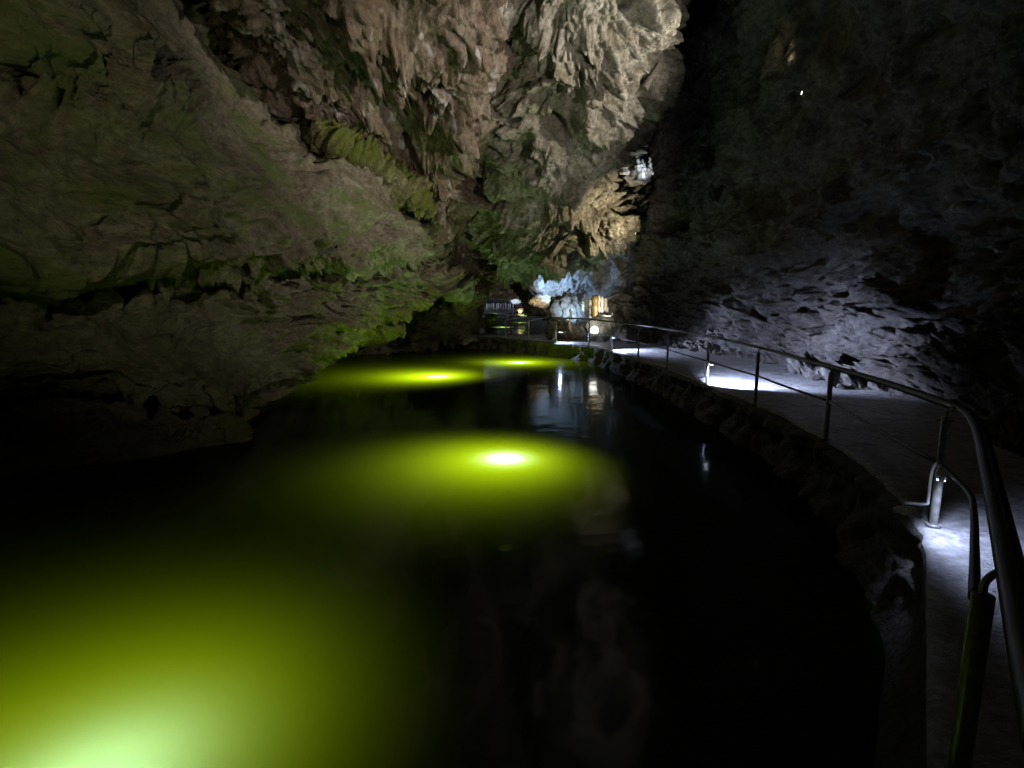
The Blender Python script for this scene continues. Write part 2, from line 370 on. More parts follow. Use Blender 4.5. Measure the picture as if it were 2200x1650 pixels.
pale_rows = [
 [(1000,-420,14),(1060,-420,12),(1160,-420,10.5),(1270,-420,10.2),(1380,-420,11),(1460,-420,13),(1470,-420,18)],
 [(1000,-60,18),(1050,-30,15),(1140,-20,13.4),(1250,-20,13),(1360,-20,13.8),(1440,-30,15.8),(1440,-30,21)],
 [(1020,130,20),(1072,120,17),(1150,110,15.3),(1250,100,14.8),(1345,100,15.4),(1420,95,17.2),(1415,90,23)],
 [(1030,250,22),(1085,260,18.6),(1150,240,16.8),(1235,220,16.4),(1320,200,16.6),(1395,180,18),(1385,180,24)],
 [(1010,340,24),(1055,345,20.5),(1120,335,18.4),(1200,325,17.8),(1280,310,18),(1350,295,19.2),(1350,290,25)],
 [(985,420,25),(1015,425,22.2),(1090,425,20),(1175,420,19.3),(1255,405,19.3),(1325,395,20.2),(1330,390,26)],
 [(1000,500,26),(1035,500,23.5),(1100,500,21.4),(1180,495,20.6),(1265,485,20.2),(1350,470,20.6),(1362,470,26)],
 [(1030,560,27),(1060,555,25),(1115,566,23),(1185,560,21.9),(1260,546,21.2),(1330,506,21.4),(1345,495,26)],
 [(1060,560,29),(1080,575,28),(1130,568,27),(1190,560,26.5),(1260,545,26),(1310,490,25.5),(1330,505,28)],
]
hr = sheet('hanging_rock', pale_rows, 430, 330, d_pale, M['pale'])
tag(hr, 'huge pale grey brown rock mass hanging over the far end of the lake', 'rock')

# right-hand wall
def d_dark(P):
    w = P + 0.4 * np.stack([vnoise(P * 0.6, 303), vnoise(P * 0.6, 304), vnoise(P * 0.6, 305)], 1) + .12 * np.stack([vnoise(P * 2, 306), vnoise(P * 2, 307), vnoise(P * 2, 308)], 1)
    d = 0.5 * fbm(sc(w, .3, .2, .35), 3, 311)
    d += 0.45 * blocks(sc(w, .5, .38, .55), 321, .15)
    hi = 1 - 0.62 * smooth01((P[:, 2] - 2.6) / 2.0)
    d += hi * (0.22 * ridged(sc(w, .8, .5, 1.2), 5, 325, .55) + 0.34 * blocks(sc(w, 1.3, 1.0, 1.7), 331, .2) + 0.22 * blocks(sc(w, 3.2, 2.4, 3.8), 341, .25) + 0.10 * facets(sc(w, 7, 5, 8), 346, 1.2, 0.3))
    d += (1 - hi) * 0.5 * ridged(sc(w, .5, .5, .12), 3, 349)
    d -= hi * (0.25 * pits(sc(w, 1.0, 1.0, 1.2), 351, 0.16, 0.40)) + hi * .22 * pits(sc(w, 2.4, 1.8, 3), 361, .3, .45)
    return d
dark_rows = [
 [(1335,770,34),(1345,760,24.5),(1470,772,20.5),(1650,815,14.6),(1860,880,10),(2200,1020,6.0),(2600,1250,3.7),(3300,2000,1.5)],
 [(1335,738,34),(1345,733,25),(1465,742,22),(1640,772,16.4),(1850,825,11.5),(2200,940,6.8),(2600,1120,4.1),(3300,1600,1.7)],
 [(1338,690,34),(1350,690,25.6),(1465,700,22.8),(1640,720,17.2),(1840,760,12.3),(2200,830,7.6),(2600,930,4.6),(3300,1200,2)],
 [(1345,600,34),(1370,610,26),(1460,625,23.6),(1630,640,18.3),(1810,650,13.6),(2160,700,8.8),(2600,700,5.3),(3300,800,2.4)],
 [(1355,480,34),(1385,500,26),(1490,500,23),(1650,470,18),(1830,460,13.8),(2150,470,9.2),(2600,460,5.6),(3300,400,2.6)],
 [(1365,320,34),(1400,320,25.5),(1510,300,22.5),(1680,250,17.2),(1860,240,13.2),(2160,240,8.9),(2600,200,5.6),(3300,0,2.6)],
 [(1340,100,27),(1430,100,23),(1530,60,20),(1690,20,15.6),(1870,0,12),(2170,-20,8.2),(2600,-150,5.2),(3300,-500,2.5)],
 [(1380,-200,20),(1450,-220,17),(1540,-260,15),(1690,-320,12),(1850,-400,9.5),(2100,-500,6.8),(2500,-800,4.2),(3000,-1500,2.2)],
 [(1200,-700,10),(1300,-800,9),(1400,-900,8),(1500,-1000,7),(1600,-1200,5.5),(1700,-1500,4.2),(1800,-2200,3),(1900,-3500,2)],
]
tag(sheet('cave_wall', dark_rows, 430, 520, d_dark, M['dark']),
    'dark rock wall rising on the right beside the walkway, lit only along its foot', None, None, 'structure')

# far end: lit back wall, the dark pocket on the left and the roof over the far pool
def d_far(P):
    w = P + 0.4 * np.stack([vnoise(P * 0.6, 403), vnoise(P * 0.6, 404), vnoise(P * 0.6, 405)], 1)
    d = 0.4 * fbm(P * .4, 3, 411) + 0.5 * facets(sc(w, .6, .6, .7), 421, 1.0, .35) - .2
    d += 0.28 * facets(sc(w, 1.6, 1.6, 1.8), 431, 1.1, .3) + 0.1 * facets(P * 3.6, 441, 1.2, .3)
    d += 0.12 * ridged(sc(w, 2.2, 2.2, 1.6), 3, 447)
    d -= 0.9 * pits(sc(w, .8, .8, .6), 451, .32, .5) + .4 * pits(sc(w, 1.8, 1.8, 1.3), 461, .35, .5)
    return d
far_rows = [
 [(1060,480,30),(1120,480,29.5),(1180,480,29),(1240,480,28.5),(1300,480,28),(1350,480,27.5),(1420,480,28)],
 [(1110,600,33),(1145,600,30),(1190,595,29),(1240,590,28.5),(1300,590,28),(1345,600,27.5),(1420,600,28)],
 [(1135,635,35),(1150,632,31),(1190,630,29.5),(1240,630,29),(1300,640,28),(1340,650,27),(1400,660,27)],
 [(1150,660,37),(1160,652,33),(1192,655,30.2),(1240,660,29.5),(1300,670,28),(1335,680,26.5),(1400,690,26)],
 [(1190,672,38),(1192,672,34),(1205,678,30.8),(1240,690,29.5),(1295,705,27.5),(1330,712,25.8),(1400,715,25)],
 [(1200,710,38),(1205,700,34),(1215,712,31),(1245,722,29),(1290,735,26.5),(1330,745,24.5),(1400,750,24)],
]
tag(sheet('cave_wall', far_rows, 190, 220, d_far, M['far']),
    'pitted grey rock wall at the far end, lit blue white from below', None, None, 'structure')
pocket_rows = [
 [(600,560,24),(760,560,25),(880,560,27),(960,580,29),(1010,590,31),(1030,590,37)],
 [(600,640,24),(760,640,26),(880,640,28),(960,635,29.5),(1005,640,30.5),(1022,642,36)],
 [(600,700,24),(760,700,26),(880,690,28),(960,690,29),(1000,690,29.5),(1010,690,35)],
 [(600,760,24),(760,745,26),(880,742,27.5),(960,738,28.5),(1003,735,29),(1025,733,34)],
 [(600,800,23),(760,790,24),(880,770,26),(960,760,27),(1005,755,28),(1040,750,33)],
]
tag(sheet('cave_wall', pocket_rows, 160, 240, d_far, M['left']),
    'dark rock at the back of the low pocket under the left wall', None, None, 'structure')
end_rows = [
 [(900,560,40),(1000,570,38),(1080,575,36),(1150,575,34),(1230,560,33)],
 [(900,620,60),(1000,625,56),(1080,622,52),(1150,615,48),(1230,600,44)],
 [(900,655,66),(1000,652,63),(1080,650,61),(1150,648,58),(1230,640,52)],
 [(900,680,66),(1000,678,63),(1080,676,61),(1150,676,58),(1230,675,52)],
 [(900,700,66),(1000,700,63),(1080,700,61),(1150,700,58),(1230,700,52)],
]
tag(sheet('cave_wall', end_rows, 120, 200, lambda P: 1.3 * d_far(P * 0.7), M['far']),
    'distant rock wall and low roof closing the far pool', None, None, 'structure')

# ------------------------------------------------------------------ mesh helpers for things
def tube(pts, r, segs=12, caps=True):
    P = [V(p) for p in pts]; n = len(P)
    rs = r if hasattr(r, '__len__') else [r] * n
    T = [(P[min(i + 1, n - 1)] - P[max(i - 1, 0)]).normalized() for i in range(n)]
    up = Vector((0, 0, 1)) if abs(T[0].z) < 0.9 else Vector((1, 0, 0))
    x = T[0].cross(up).normalized(); vs, fs = [], []
    for i in range(n):
        x = (x - T[i] * x.dot(T[i])).normalized(); y = T[i].cross(x)
        for k in range(segs):
            a = 2 * math.pi * k / segs
            vs.append(P[i] + (x * math.cos(a) + y * math.sin(a)) * rs[i])
    for i in range(n - 1):
        for k in range(segs):
            a, b = i * segs + k, i * segs + (k + 1) % segs
            fs.append((a, b, b + segs, a + segs))
    if caps: fs.append(tuple(range(segs))[::-1]); fs.append(tuple(range((n - 1) * segs, n * segs)))
    return vs, fs
def mesh(name, parts, mat, parent=None, smooth=True, bevel=0):
    vs, fs = [], []
    for v, f in parts:
        o = len(vs); vs += [tuple(x) for x in v]; fs += [tuple(i + o for i in q) for q in f]
    me = bpy.data.meshes.new(name); me.from_pydata(vs, [], fs)
    for p in me.polygons: p.use_smooth = smooth and len(p.vertices) == 4
    o = link(name, me, mat, parent)
    if bevel:
        b = o.modifiers.new('bevel', 'BEVEL'); b.width = bevel; b.segments = 2
    return o
def box(c, s, rot=None):
    R = rot or Matrix.Identity(3); vs = []
    for x in (-.5, .5):
        for y in (-.5, .5):
            for z in (-.5, .5): vs.append(V(c) + R @ Vector((x * s[0], y * s[1], z * s[2])))
    return vs, [(0, 1, 3, 2), (4, 6, 7, 5), (0, 4, 5, 1), (2, 3, 7, 6), (0, 2, 6, 4), (1, 5, 7, 3)]
def curve(pts, n):
    A = np.array([np.asarray(p, float) for p in pts]); return crom(A, n)
def blob(name, c, size, seed, mat, parent=None, lump=0.35, sub=5, squash=None, stretch=(1, 1, 1)):
    bm = bmesh.new(); bmesh.ops.create_icosphere(bm, subdivisions=sub, radius=1)
    P = np.array([v.co[:] for v in bm.verts])
    s = np.array(size); Q = P * s + np.array(c)
    k = 1.0 / max(size)
    d = 1 + lump * (0.6 * fbm(sc(Q, *[k * x for x in stretch]) * 1.1, 3, seed) + 0.9 * (facets(sc(Q, *[k * x for x in stretch]) * 1.6, seed + 5, 1, .3) - .3) + 0.4 * (facets(Q * k * 4, seed + 9, 1.1, .3) - .3))
    Q = np.array(c) + P * s * d[:, None]
    for v, q in zip(bm.verts, Q): v.co = q
    me = bpy.data.meshes.new(name); bm.to_mesh(me); bm.free()
    for p in me.polygons: p.use_smooth = True
    return link(name, me, mat, parent)
def aim(o, d): o.rotation_euler = Vector(d).to_track_quat('-Z', 'Y').to_euler()
def spot(parent, loc, d, energy, color, angle=120, blend=0.6, size=0.05):
    l = bpy.data.lights.new('lamp_beam', 'SPOT'); l.energy = energy; l.color = color
    l.spot_size = math.radians(angle); l.spot_blend = blend; l.shadow_soft_size = size
    o = bpy.data.objects.new('lamp_beam', l); COL.objects.link(o); o.location = V(loc); aim(o, d)
    if parent:
        o.parent = parent; o.matrix_parent_inverse = Matrix.Translation(-parent.location)
    return o

# ------------------------------------------------------------------ lake, bed, far pool
def grid_sheet(name, x0, x1, y0, y1, z, mat, kind='structure'):
    v = [(x0, y0, z), (x1, y0, z), (x1, y1, z), (x0, y1, z)]
    me = bpy.data.meshes.new(name); me.from_pydata(v, [], [(0, 1, 2, 3)])
    return tag(link(name, me, mat), None, None, None, kind)
grid_sheet('lake_water', -30, 12, -6, 30, 0.0, M['water'])
grid_sheet('lake_bed', -34, 14, -8, 72, -2.2, M['bed'])
grid_sheet('far_pool_water', -9, 6.5, 29.6, 66, 0.70, M['water'])

# ------------------------------------------------------------------ walkway
edge_px = [(2300,2600),(2080,2000),(1995,1650),(1992,1500),(1990,1300),(1985,1180),(1955,1105),(1870,1010),(1773,945),(1700,905),(1622,869),(1518,826),(1433,791),(1371,770),(1314,752),(1262,741),(1195,735),(1136,730),(1086,726),(1035,722),(960,719)]
edge = [onz(x, y, PATH) for x, y in edge_px]
E = curve(edge, 420)
def ragged(i, amp=0.03): return amp * (vnoise(np.array([[i * .35, 0.5, 0.2]]), 9)[0] + .6 * vnoise(np.array([[i * 1.1, 4.5, 0.2]]), 8)[0])
T = np.gradient(E, axis=0); T /= np.linalg.norm(T, axis=1)[:, None]
Nout = np.stack([-T[:, 1], T[:, 0], 0 * T[:, 0]], 1)           # towards the water
wob = fbm(E * 2.2, 4, 15)
E2 = E + Nout * (0.05 * wob * (0.12 + 0.88 * smooth01((E[:, 1] - 3.0) / 1.5)))[:, None]
# path surface: from the ragged edge across to beyond the wall foot
cross = np.concatenate([[0.0, 0.02], np.linspace(0.1, 8.5, 44)])
PV = []
for i in range(len(E2)):
    for c in cross:
        p = E2[i] - Nout[i] * c
        PV.append(p)
PV = np.array(PV)
w_ = 0.018 * fbm(PV * 0.9, 3, 16) + 0.006 * fbm(PV * 6, 3, 17)
PV[:, 2] = PATH + w_
nE, nC = len(E2), len(cross)
PV[::nC, 2] -= 0.02
idx = np.arange(nE * nC).reshape(nE, nC)
q = np.stack([idx[:-1, :-1], idx[:-1, 1:], idx[1:, 1:], idx[1:, :-1]], -1).reshape(-1, 4)[:, ::-1]
path = from_arrays('path', PV, q, M['concrete']); tag(path, None, None, None, 'structure')
# kerb slab side and rock bank beneath
prof = [(0.0, PATH - 0.02), (0.012, PATH - 0.06), (0.012, PATH - 0.20), (-0.02, PATH - 0.23), (0.02, 0.30), (0.10, 0.12), (0.22, -0.15), (0.35, -1.2), (0.5, -2.3)]
NS = 60
zz = np.array([p[1] for p in prof]); oo = np.array([p[0] for p in prof]); tt = np.linspace(0, 1, len(prof)); ti = np.linspace(0, 1, NS)
zi, oi = np.interp(ti, tt, zz), np.interp(ti, tt, oo)
BV = np.concatenate([E2 + Nout * o + np.array([0, 0, z - PATH]) for o, z in zip(oi, zi)]).reshape(NS, nE, 3)
BP = BV.reshape(-1, 3)
amt = np.repeat(np.clip((0.46 - zi) / 0.06, 0.0, 1), nE)
far_rough = np.tile(smooth01((E[:, 1] - 3.6) / 1.2), NS)          # far from the camera the slab edge itself is broken rock
amt = np.maximum(amt, far_rough * np.repeat(np.clip(ti * 8, 0, 1), nE))
dd = amt * (0.16 * (facets(BP * 2.6, 19, 1.1, .3) - .2) + 0.10 * (facets(BP * 6, 20, 1.1, .3) - .2)) + 0.006 * fbm(BP * 7, 3, 21)
dd *= np.tile(0.06 + 0.94 * smooth01((E[:, 1] - 3.2) / 1.0), NS)
BP = BP + np.tile(Nout, (NS, 1)) * dd[:, None]
idx = np.arange(NS * nE).reshape(NS, nE)
q = np.stack([idx[:-1, :-1], idx[:-1, 1:], idx[1:, 1:], idx[1:, :-1]], -1).reshape(-1, 4)
tag(from_arrays('bank', BP, q, M['kerb']), 'dark rough bank carrying the walkway above the water', None, None, 'structure')

# ------------------------------------------------------------------ railing
RAIL, MID = PATH + 0.95, PATH + 0.50
rail = empty('railing', onz(1773, 943, PATH))
tag(rail, 'long dark tubular handrail with mid rail and posts curving along the walkway edge', 'railing')
hand_px = [(2260,1620),(2205,1380),(2165,1190),(2130,1030),(2108,940),(2088,897),(2060,878),(1990,852),(1900,822),(1780,787),(1628,747),(1520,722),(1440,708),(1371,698),(1264,686),(1195,682),(1136,680)]
hand = [onz(x, y, RAIL) for x, y in hand_px]
hand += [at(1086,679,34), at(1038,676,38)]
hand[14] = at(1264,686,21.5); hand[15] = at(1195,683,25); hand[16] = at(1136,681,28)
hl = curve(hand, 220)
rr = np.interp(np.linspace(0, 1, 220), [0, .3, 1], [0.040, 0.036, 0.030])
mesh('handrail', [tube(hl, list(rr))], M['darkpaint'], rail)
mid_px = [(2094,1290),(2094,1180),(2092,1090),(2078,1052),(2050,1030),(2018,1003)]
# mid rail: near piece, then one run per bay on the post line
post_px = [(2063,1905),(2005,1128),(1773,943),(1622,868),(1518,825),(1433,790),(1371,769),(1314,751),(1265,741),(1195,735),(1136,730),(1086,726)]
base = [onz(x, y, PATH) for x, y in post_px]
def on_hand(p):                          # handrail point above a base
    k = np.argmin(np.linalg.norm(hl[:, :2] - p[:2], axis=1)); return hl[k]
ptop = onz(2113, 1277, PATH + 0.87)
base[0] = np.array([ptop[0], ptop[1], PATH])
for i, b in enumerate(base):
    hgt = 0.87 if i in (0, 2) else 0.90
    if i == 1: hgt = 0.88
    top = b + np.array([0, 0, hgt])
    hp = on_hand(b)
    r = 0.03
    p = mesh('post', [tube([b - [0, 0, .05], b + [0, 0, .01], top - [0, 0, .004], top], [r, r, r, r * .92])], M['steel'], rail)
    k1 = top + np.array([0, 0, 0.04]); k2 = (top + hp) / 2 + np.array([0, 0, 0.045]); 
    if i < 7:
        mesh('connector', [tube(curve([top - [0, 0, .02], k1, k2, hp - [0, 0, .01]], 14), 0.011, 8)], M['steel'], p)
    else:
        mesh('connector', [tube([top, hp], 0.02, 8)], M['steel'], p)
    mesh('base_collar', [tube([b - [0, 0, .01], b + [0, 0, .012]], r * 1.7, 14)], M['steel'], p)
mids = []
m0 = base[0] + np.array([-.035, 0.02, 0.86])
mids.append(curve([onz(2094,1285,PATH+.84), onz(2094,1180,PATH+.74), onz(2092,1100,PATH+.62), onz(2080,1056,PATH+.55), base[1] + [0.0, 0, .50]], 40))
for a, b in zip(base[1:-1], base[2:]):
    mids.append(curve([a + [0, 0, .5], (a + b) / 2 + [0, 0, .49], b + [0, 0, .5]], 12))
for mm in mids[:6]: mesh('mid_rail', [tube(mm, 0.017, 10)], M['darkpaint'], rail)
for mm in mids[6:]: mesh('mid_rail', [tube(mm, 0.017, 8)], M['darkpaint'], rail)

# far railing on the other side of the walkway bend
fr = empty('railing', at(1200, 730, 30)); tag(fr, 'thin distant railing crossing in front of the far pool', 'railing')
fl = [at(1036,672,40), at(1120,674,34), at(1205,678,31), at(1290,681,28), at(1323,683,26)]
mesh('handrail', [tube(curve(fl, 30), 0.03, 8)], M['white'], fr)  # white material stands in for the bright light falling on this rail
for px, Y in ((1040, 39), (1100, 35.5), (1175, 32), (1246, 29.5), (1300, 27.2)):
    t = curve(fl, 60); k = np.argmin(abs(t[:, 1] - Y)); tp = t[k]
    mesh('post', [tube([[tp[0], tp[1], PATH], tp], 0.03, 8)], M['steel'], fr)

# ------------------------------------------------------------------ walkway lamps
def path_lamp(post, along, label, energy, toward, h=0.47, big=1.0, angle=150, blend=0.3, cable=True):
    a, b = np.asarray(post), np.asarray(along)
    u = (b - a); u[2] = 0; u /= np.linalg.norm(u)
    n = np.array([u[1], -u[0], 0]); n = n if n[0] > 0 else -n
    c = a + u * 0.22 * big + np.array([0, 0, h])
    root = empty('path_lamp', c); tag(root, label, 'lamp', 'lamps along the walkway')
    R = Matrix((Vector(u), Vector(n), Vector((0, 0, 1)))).transposed()
    mesh('housing', [box(c, (0.16 * big, 0.06, 0.028), R), box(c - u * 0.05 * big + [0, 0, .02], (0.05 * big, .05, .02), R)], M['white'], root, False, 0.004)
    mesh('lens', [box(c - [0, 0, .020], (0.14 * big, 0.05, 0.012), R)], M['lens_blue'], root, False)
    mesh('bracket', [tube(curve([a + u * .03 + [0, 0, .50], a + u * .10 * big + [0, 0, .51], c - u * .06 * big + [0, 0, .03]], 10), 0.008, 8)], M['steel'], root)
    d = mesh('cable_gland', [tube([c + u * .10 * big, c + u * .13 * big], 0.018, 12)], M['white'], root)
    if cable:
        w = -n * 0.05
        mesh('cable', [tube(curve([a + u * .02 + [0, 0, .52], a + w * .6 + [0, 0, .50], a + w + [0, 0, .42], a + w + [0, 0, .20], a + w * 1.3 + [0, 0, .16], a + w * 4 - u * .03 + [0, 0, .13]], 30), 0.011, 8)], M['white'], root)
    spot(root, c - np.array([0, 0, .035]), toward, energy, (0.56, 0.65, 1.0), angle, blend, 0.03)
    return root
path_lamp(base[1], base[0], 'white lamp under the mid rail beside the second nearest post, with cable loop', 50, (0.55, -0.45, -0.55), big=1.0, angle=150, blend=.5)
path_lamp(base[4], base[3], 'white lamp on the mid rail in the middle of the railing, lighting the path', 2700, (0.80, 0.34, -0.40), angle=120, blend=.6)
path_lamp(base[7], base[6], 'small bright lamp at the railing post where the walkway bends', 1700, (0.75, -0.30, -0.46), angle=124, blend=.6)

path_lamp(base[9], base[8], 'tiny white lamp on the far railing post beside the far pool', 260, (0.3, -0.3, -0.6), big=1.3, angle=150, blend=.6)
# ------------------------------------------------------------------ underwater lamps
def water_lamp(px, py, label, flood, core, z=0.0, depth=1.0, cd=.3, ang=118, tilt=(0, 0), group='underwater lamps in the lake'):
    s = onz(px, py, z); c = s - np.array([0, 0, depth])
    root = empty('underwater_lamp', c); tag(root, label, 'lamp', group)
    mesh('housing', [tube([c - [0, 0, .16], c - [0, 0, .02], c + [0, 0, .0]], [.10, .13, .13], 20)], M['black'], root)
    mesh('lens', [tube([c + [0, 0, .004], c + [0, 0, .012]], .11, 20)], M['lens_water'], root)
    mesh('bracket', [tube([c - [0, 0, .16], c - [0, 0, 1.3]], .02, 8)], M['steel'], root)
    spot(root, c + np.array([0, 0, .03]), (tilt[0], tilt[1], 1), flood, (0.82, 1.0, 0.45), ang, 1.0, 0.10)
    spot(root, s - np.array([0, 0, cd]), (0, 0, 1), core, (0.28, 0.5, 34.0), 130, 1.0, 0.12)
water_lamp(190, 1690, 'underwater lamp glowing pale green at the bottom left corner', 135, 34, depth=1.45, cd=.55, tilt=(-.22, .12), ang=134)
water_lamp(1085, 985, 'bright white underwater lamp in the middle of the lake', 330, 95, depth=1.5, tilt=(-.18, -.10), ang=128)
water_lamp(940, 809, 'underwater lamp making the left one of the two distant green pools of light', 1000, 170, depth=1.6, tilt=(-.30, .12), ang=148)
water_lamp(1115, 779, 'farthest underwater lamp of the near lake, green disc below the railing bend', 600, 190, depth=1.4, tilt=(-.04, .1), ang=165)
for px, py, l in ((1080, 703, 'underwater lamp in the far pool, its green disc left of the far railing posts'),
                  (1120, 693, 'underwater lamp of the far pool, middle white green streak'),
                  (1170, 686, 'most distant underwater lamp, thin bright streak under the far rock')):
    water_lamp(px, py, l, 340, 80, z=0.70, depth=0.7, group='underwater lamps in the far pool')

# ------------------------------------------------------------------ flood lights on the rock
def floodlight(name, loc, d, label, energy, color, angle=100, blend=0.8, lens='lens_white', s=1.0, size=0.08):
    loc = np.asarray(loc, float)
    root = empty(name, loc); tag(root, label, 'lamp')
    dv = Vector(d).normalized(); R = dv.to_track_quat('-Z', 'Y').to_matrix()
    mesh('housing', [box(loc - np.array(dv) * .06 * s, (.22 * s, .16 * s, .09 * s), R)], M['black'], root, False, .01)
    mesh('lens', [box(loc - np.array(dv) * .008 * s, (.19 * s, .13 * s, .012 * s), R)], M[lens], root, False)
    mesh('bracket', [tube([loc - np.array(dv) * .1 * s, loc - np.array(dv) * .1 * s - np.array([0, 0, .25 * s])], .015, 8)], M['steel'], root)
    spot(root, loc + np.array(dv) * (size + .02), d, energy, color, angle, blend, size)
    return root
FL = at(2330, 430, 5.6)  # fill light added beyond the right edge of view, for the ceiling
floodlight('floodlight', FL, tuple(at(1030, 50, 15) - FL), 'unseen floodlight added out of view on the right as fill, aimed across the lake at the ceiling', 3600, (1.0, 0.93, 0.85), 64, 0.8)
FL3 = at(1722, 200, 13.2)
floodlight('floodlight', FL3, tuple(at(880, 170, 16) - FL3), 'tiny bright lamp high on the dark right wall, throwing light sideways over the ceiling', 2900, (1.0, 0.92, 0.83), 92, 1.0, 'lens_white', 0.35)
FL2 = np.array([-0.4, -2.2, 4.4])  # light added behind the camera to bring out the left wall's relief
floodlight('floodlight', FL2, tuple(at(690, 400, 14) - FL2), 'unseen floodlight added behind the viewpoint to rake along the left wall', 1250, (1.0, 0.92, 0.66), 58, 1.0)
floodlight('floodlight', at(1368, 502, 18.5), tuple(at(1270, 480, 20.6) - at(1368, 502, 18.5)), 'small warm spotlight at the right edge of the pale hanging rock', 400, (1.0, 0.85, 0.58), 120, 0.6, 'lens_warm', 0.6)
floodlight('floodlight', at(1405, 374, 19.6), tuple(at(1365, 345, 20.4) - at(1405, 374, 19.6)), 'tiny cool spotlight beside the white pointed rock cluster', 25, (0.85, 0.95, 1.0), 110, 0.6, 'lens_white', 0.5)
floodlight('floodlight', at(1240, 690, 25.2), tuple(at(1208, 606, 29) - at(1240, 690, 25.2)), 'small floodlight behind the railing, throwing blue white light on the pale rock lobe', 240, (0.46, 0.68, 1.0), 80, 0.6, 'lens_blue', 0.6)
floodlight('floodlight', at(1276, 710, 23.2), tuple(at(1276, 650, 25.5) - at(1276, 710, 23.2)), 'bright oval floodlight in front of the striped cream flowstone', 70, (1.0, 0.93, 0.80), 100, 0.6, 'lens_white', 1.0)
floodlight('floodlight', at(1153, 661, 27.5), tuple(at(1165, 645, 29.2) - at(1153, 661, 27.5)), 'small round lamp hanging under the peach coloured rock shelf', 60, (1.0, 0.82, 0.66), 130, 0.6, 'lens_white', 1.0)
floodlight('floodlight', at(1025, 672, 44), tuple(at(1060, 655, 56) - at(1025, 672, 44)), 'distant lamp lighting the row of small stalactites', 1500, (0.72, 0.80, 1.0), 120, 0.6, 'lens_blue', 1.2)
floodlight('floodlight', at(1111, 670, 46), tuple(at(1112, 648, 48) - at(1111, 670, 46)), 'distant white lamp beside the orange mound of rock', 140, (0.9, 0.9, 1.0), 150, 0.6, 'lens_white', 1.2)
floodlight('floodlight', at(1700, 130, 14.6), tuple(at(1675, 95, 15.6) - at(1700, 130, 14.6)), 'tiny warm spotlight high on the dark right wall', 6, (1.0, 0.82, 0.55), 80, 0.6, 'lens_warm', 0.25)

# ------------------------------------------------------------------ separate rocks and formations
d_m = lambda P: 0.45 * fbm(P * .55, 4, 499) + .22 * ridged(P * 1.3, 5, 498, .6) + 0.30 * blocks(P * 1.6, 501, .2) + 0.22 * blocks(P * 3.6, 511, .25) + 0.12 * facets(P * 7, 521, 1.2, .3) - .05
moss_rows = [
 [(640,215,17.6),(665,216,16.4),(690,226,16.4),(712,244,17.0),(735,252,19.4)],
 [(668,292,17.2),(690,292,15.8),(716,300,15.8),(748,316,16.4),(775,315,20.4)],
 [(735,350,18.4),(765,345,17.1),(795,350,17.1),(828,362,17.6),(850,360,21.4)],
 [(800,410,19.6),(830,398,18.3),(862,398,18.3),(890,405,19.1),(915,400,22.4)],
 [(850,452,20.8),(880,440,19.6),(908,445,19.6),(938,458,20.1),(955,455,23.4)],
]
o = sheet('mossy_ledge', moss_rows, 160, 110, d_m, M['moss'])
tag(o, 'olive green mossy ledge sloping along the edge of the left wall', 'rock')

def formation(name, px, py, Y, w, h, dep, seed, mat, label, cat='rock', lump=.35, sub=5, stretch=(1, 1, 1)):
    o = blob(name, at(px, py, Y), (w / 2, dep / 2, h / 2), seed, mat, None, lump, sub, None, stretch)
    return tag(o, label, cat)
pxm = lambda n, Y: n / FPX * Y
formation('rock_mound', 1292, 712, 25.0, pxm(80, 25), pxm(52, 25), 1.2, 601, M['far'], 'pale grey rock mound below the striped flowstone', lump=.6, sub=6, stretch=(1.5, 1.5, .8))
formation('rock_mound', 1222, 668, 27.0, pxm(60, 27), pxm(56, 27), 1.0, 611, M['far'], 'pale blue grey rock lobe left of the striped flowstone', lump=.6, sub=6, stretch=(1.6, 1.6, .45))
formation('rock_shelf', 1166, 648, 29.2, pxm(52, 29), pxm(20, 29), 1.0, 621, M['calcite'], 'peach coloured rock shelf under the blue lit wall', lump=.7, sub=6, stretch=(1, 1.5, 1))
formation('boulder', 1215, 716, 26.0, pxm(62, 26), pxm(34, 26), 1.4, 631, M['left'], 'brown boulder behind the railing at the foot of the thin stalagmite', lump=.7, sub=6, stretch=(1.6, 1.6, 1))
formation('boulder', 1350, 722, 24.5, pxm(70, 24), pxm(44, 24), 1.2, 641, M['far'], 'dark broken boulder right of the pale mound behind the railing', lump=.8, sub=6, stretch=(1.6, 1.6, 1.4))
formation('boulder', 1056, 689, 40, pxm(26, 40), pxm(26, 40), 1.2, 651, M['moss'], 'small mossy green boulder standing at the far pool')
formation('boulder', 1022, 657, 52, pxm(18, 52), pxm(18, 52), 1.0, 661, M['white_calcite'], 'round bluish white rock at the left end of the far row of stalactites')
formation('boulder', 1111, 646, 49, pxm(22, 49), pxm(12, 49), 1.0, 671, M['white_calcite'], 'white lit rock above the orange mound at the far end')
formation('rock_mound', 1125, 671, 47, pxm(24, 47), pxm(14, 47), 1.0, 681, M['ochre'], 'orange mound of rock at the far end of the cave')
formation('boulder', 1030, 711, 31, pxm(20, 31), pxm(14, 31), .5, 691, M['white_calcite'], 'small white rock by the water left of the railing')
formation('wall_rock', 1672, 98, 15.5, pxm(26, 15), pxm(46, 15), .5, 701, M['pale'], 'small warm lit rock knob high on the dark right wall')
formation('boulder', 2072, 443, 9.3, pxm(40, 9.3), pxm(20, 9.3), .3, 711, M['far'], 'pale flat stone stuck on the dark right wall')
kr = onz(1972, 1112, PATH - .06)
tag(blob('boulder', kr, (.13, .16, .09), 721, M['concrete'], None, .3, 5), 'pale broken stone at the path edge beside the second nearest post', 'rock')

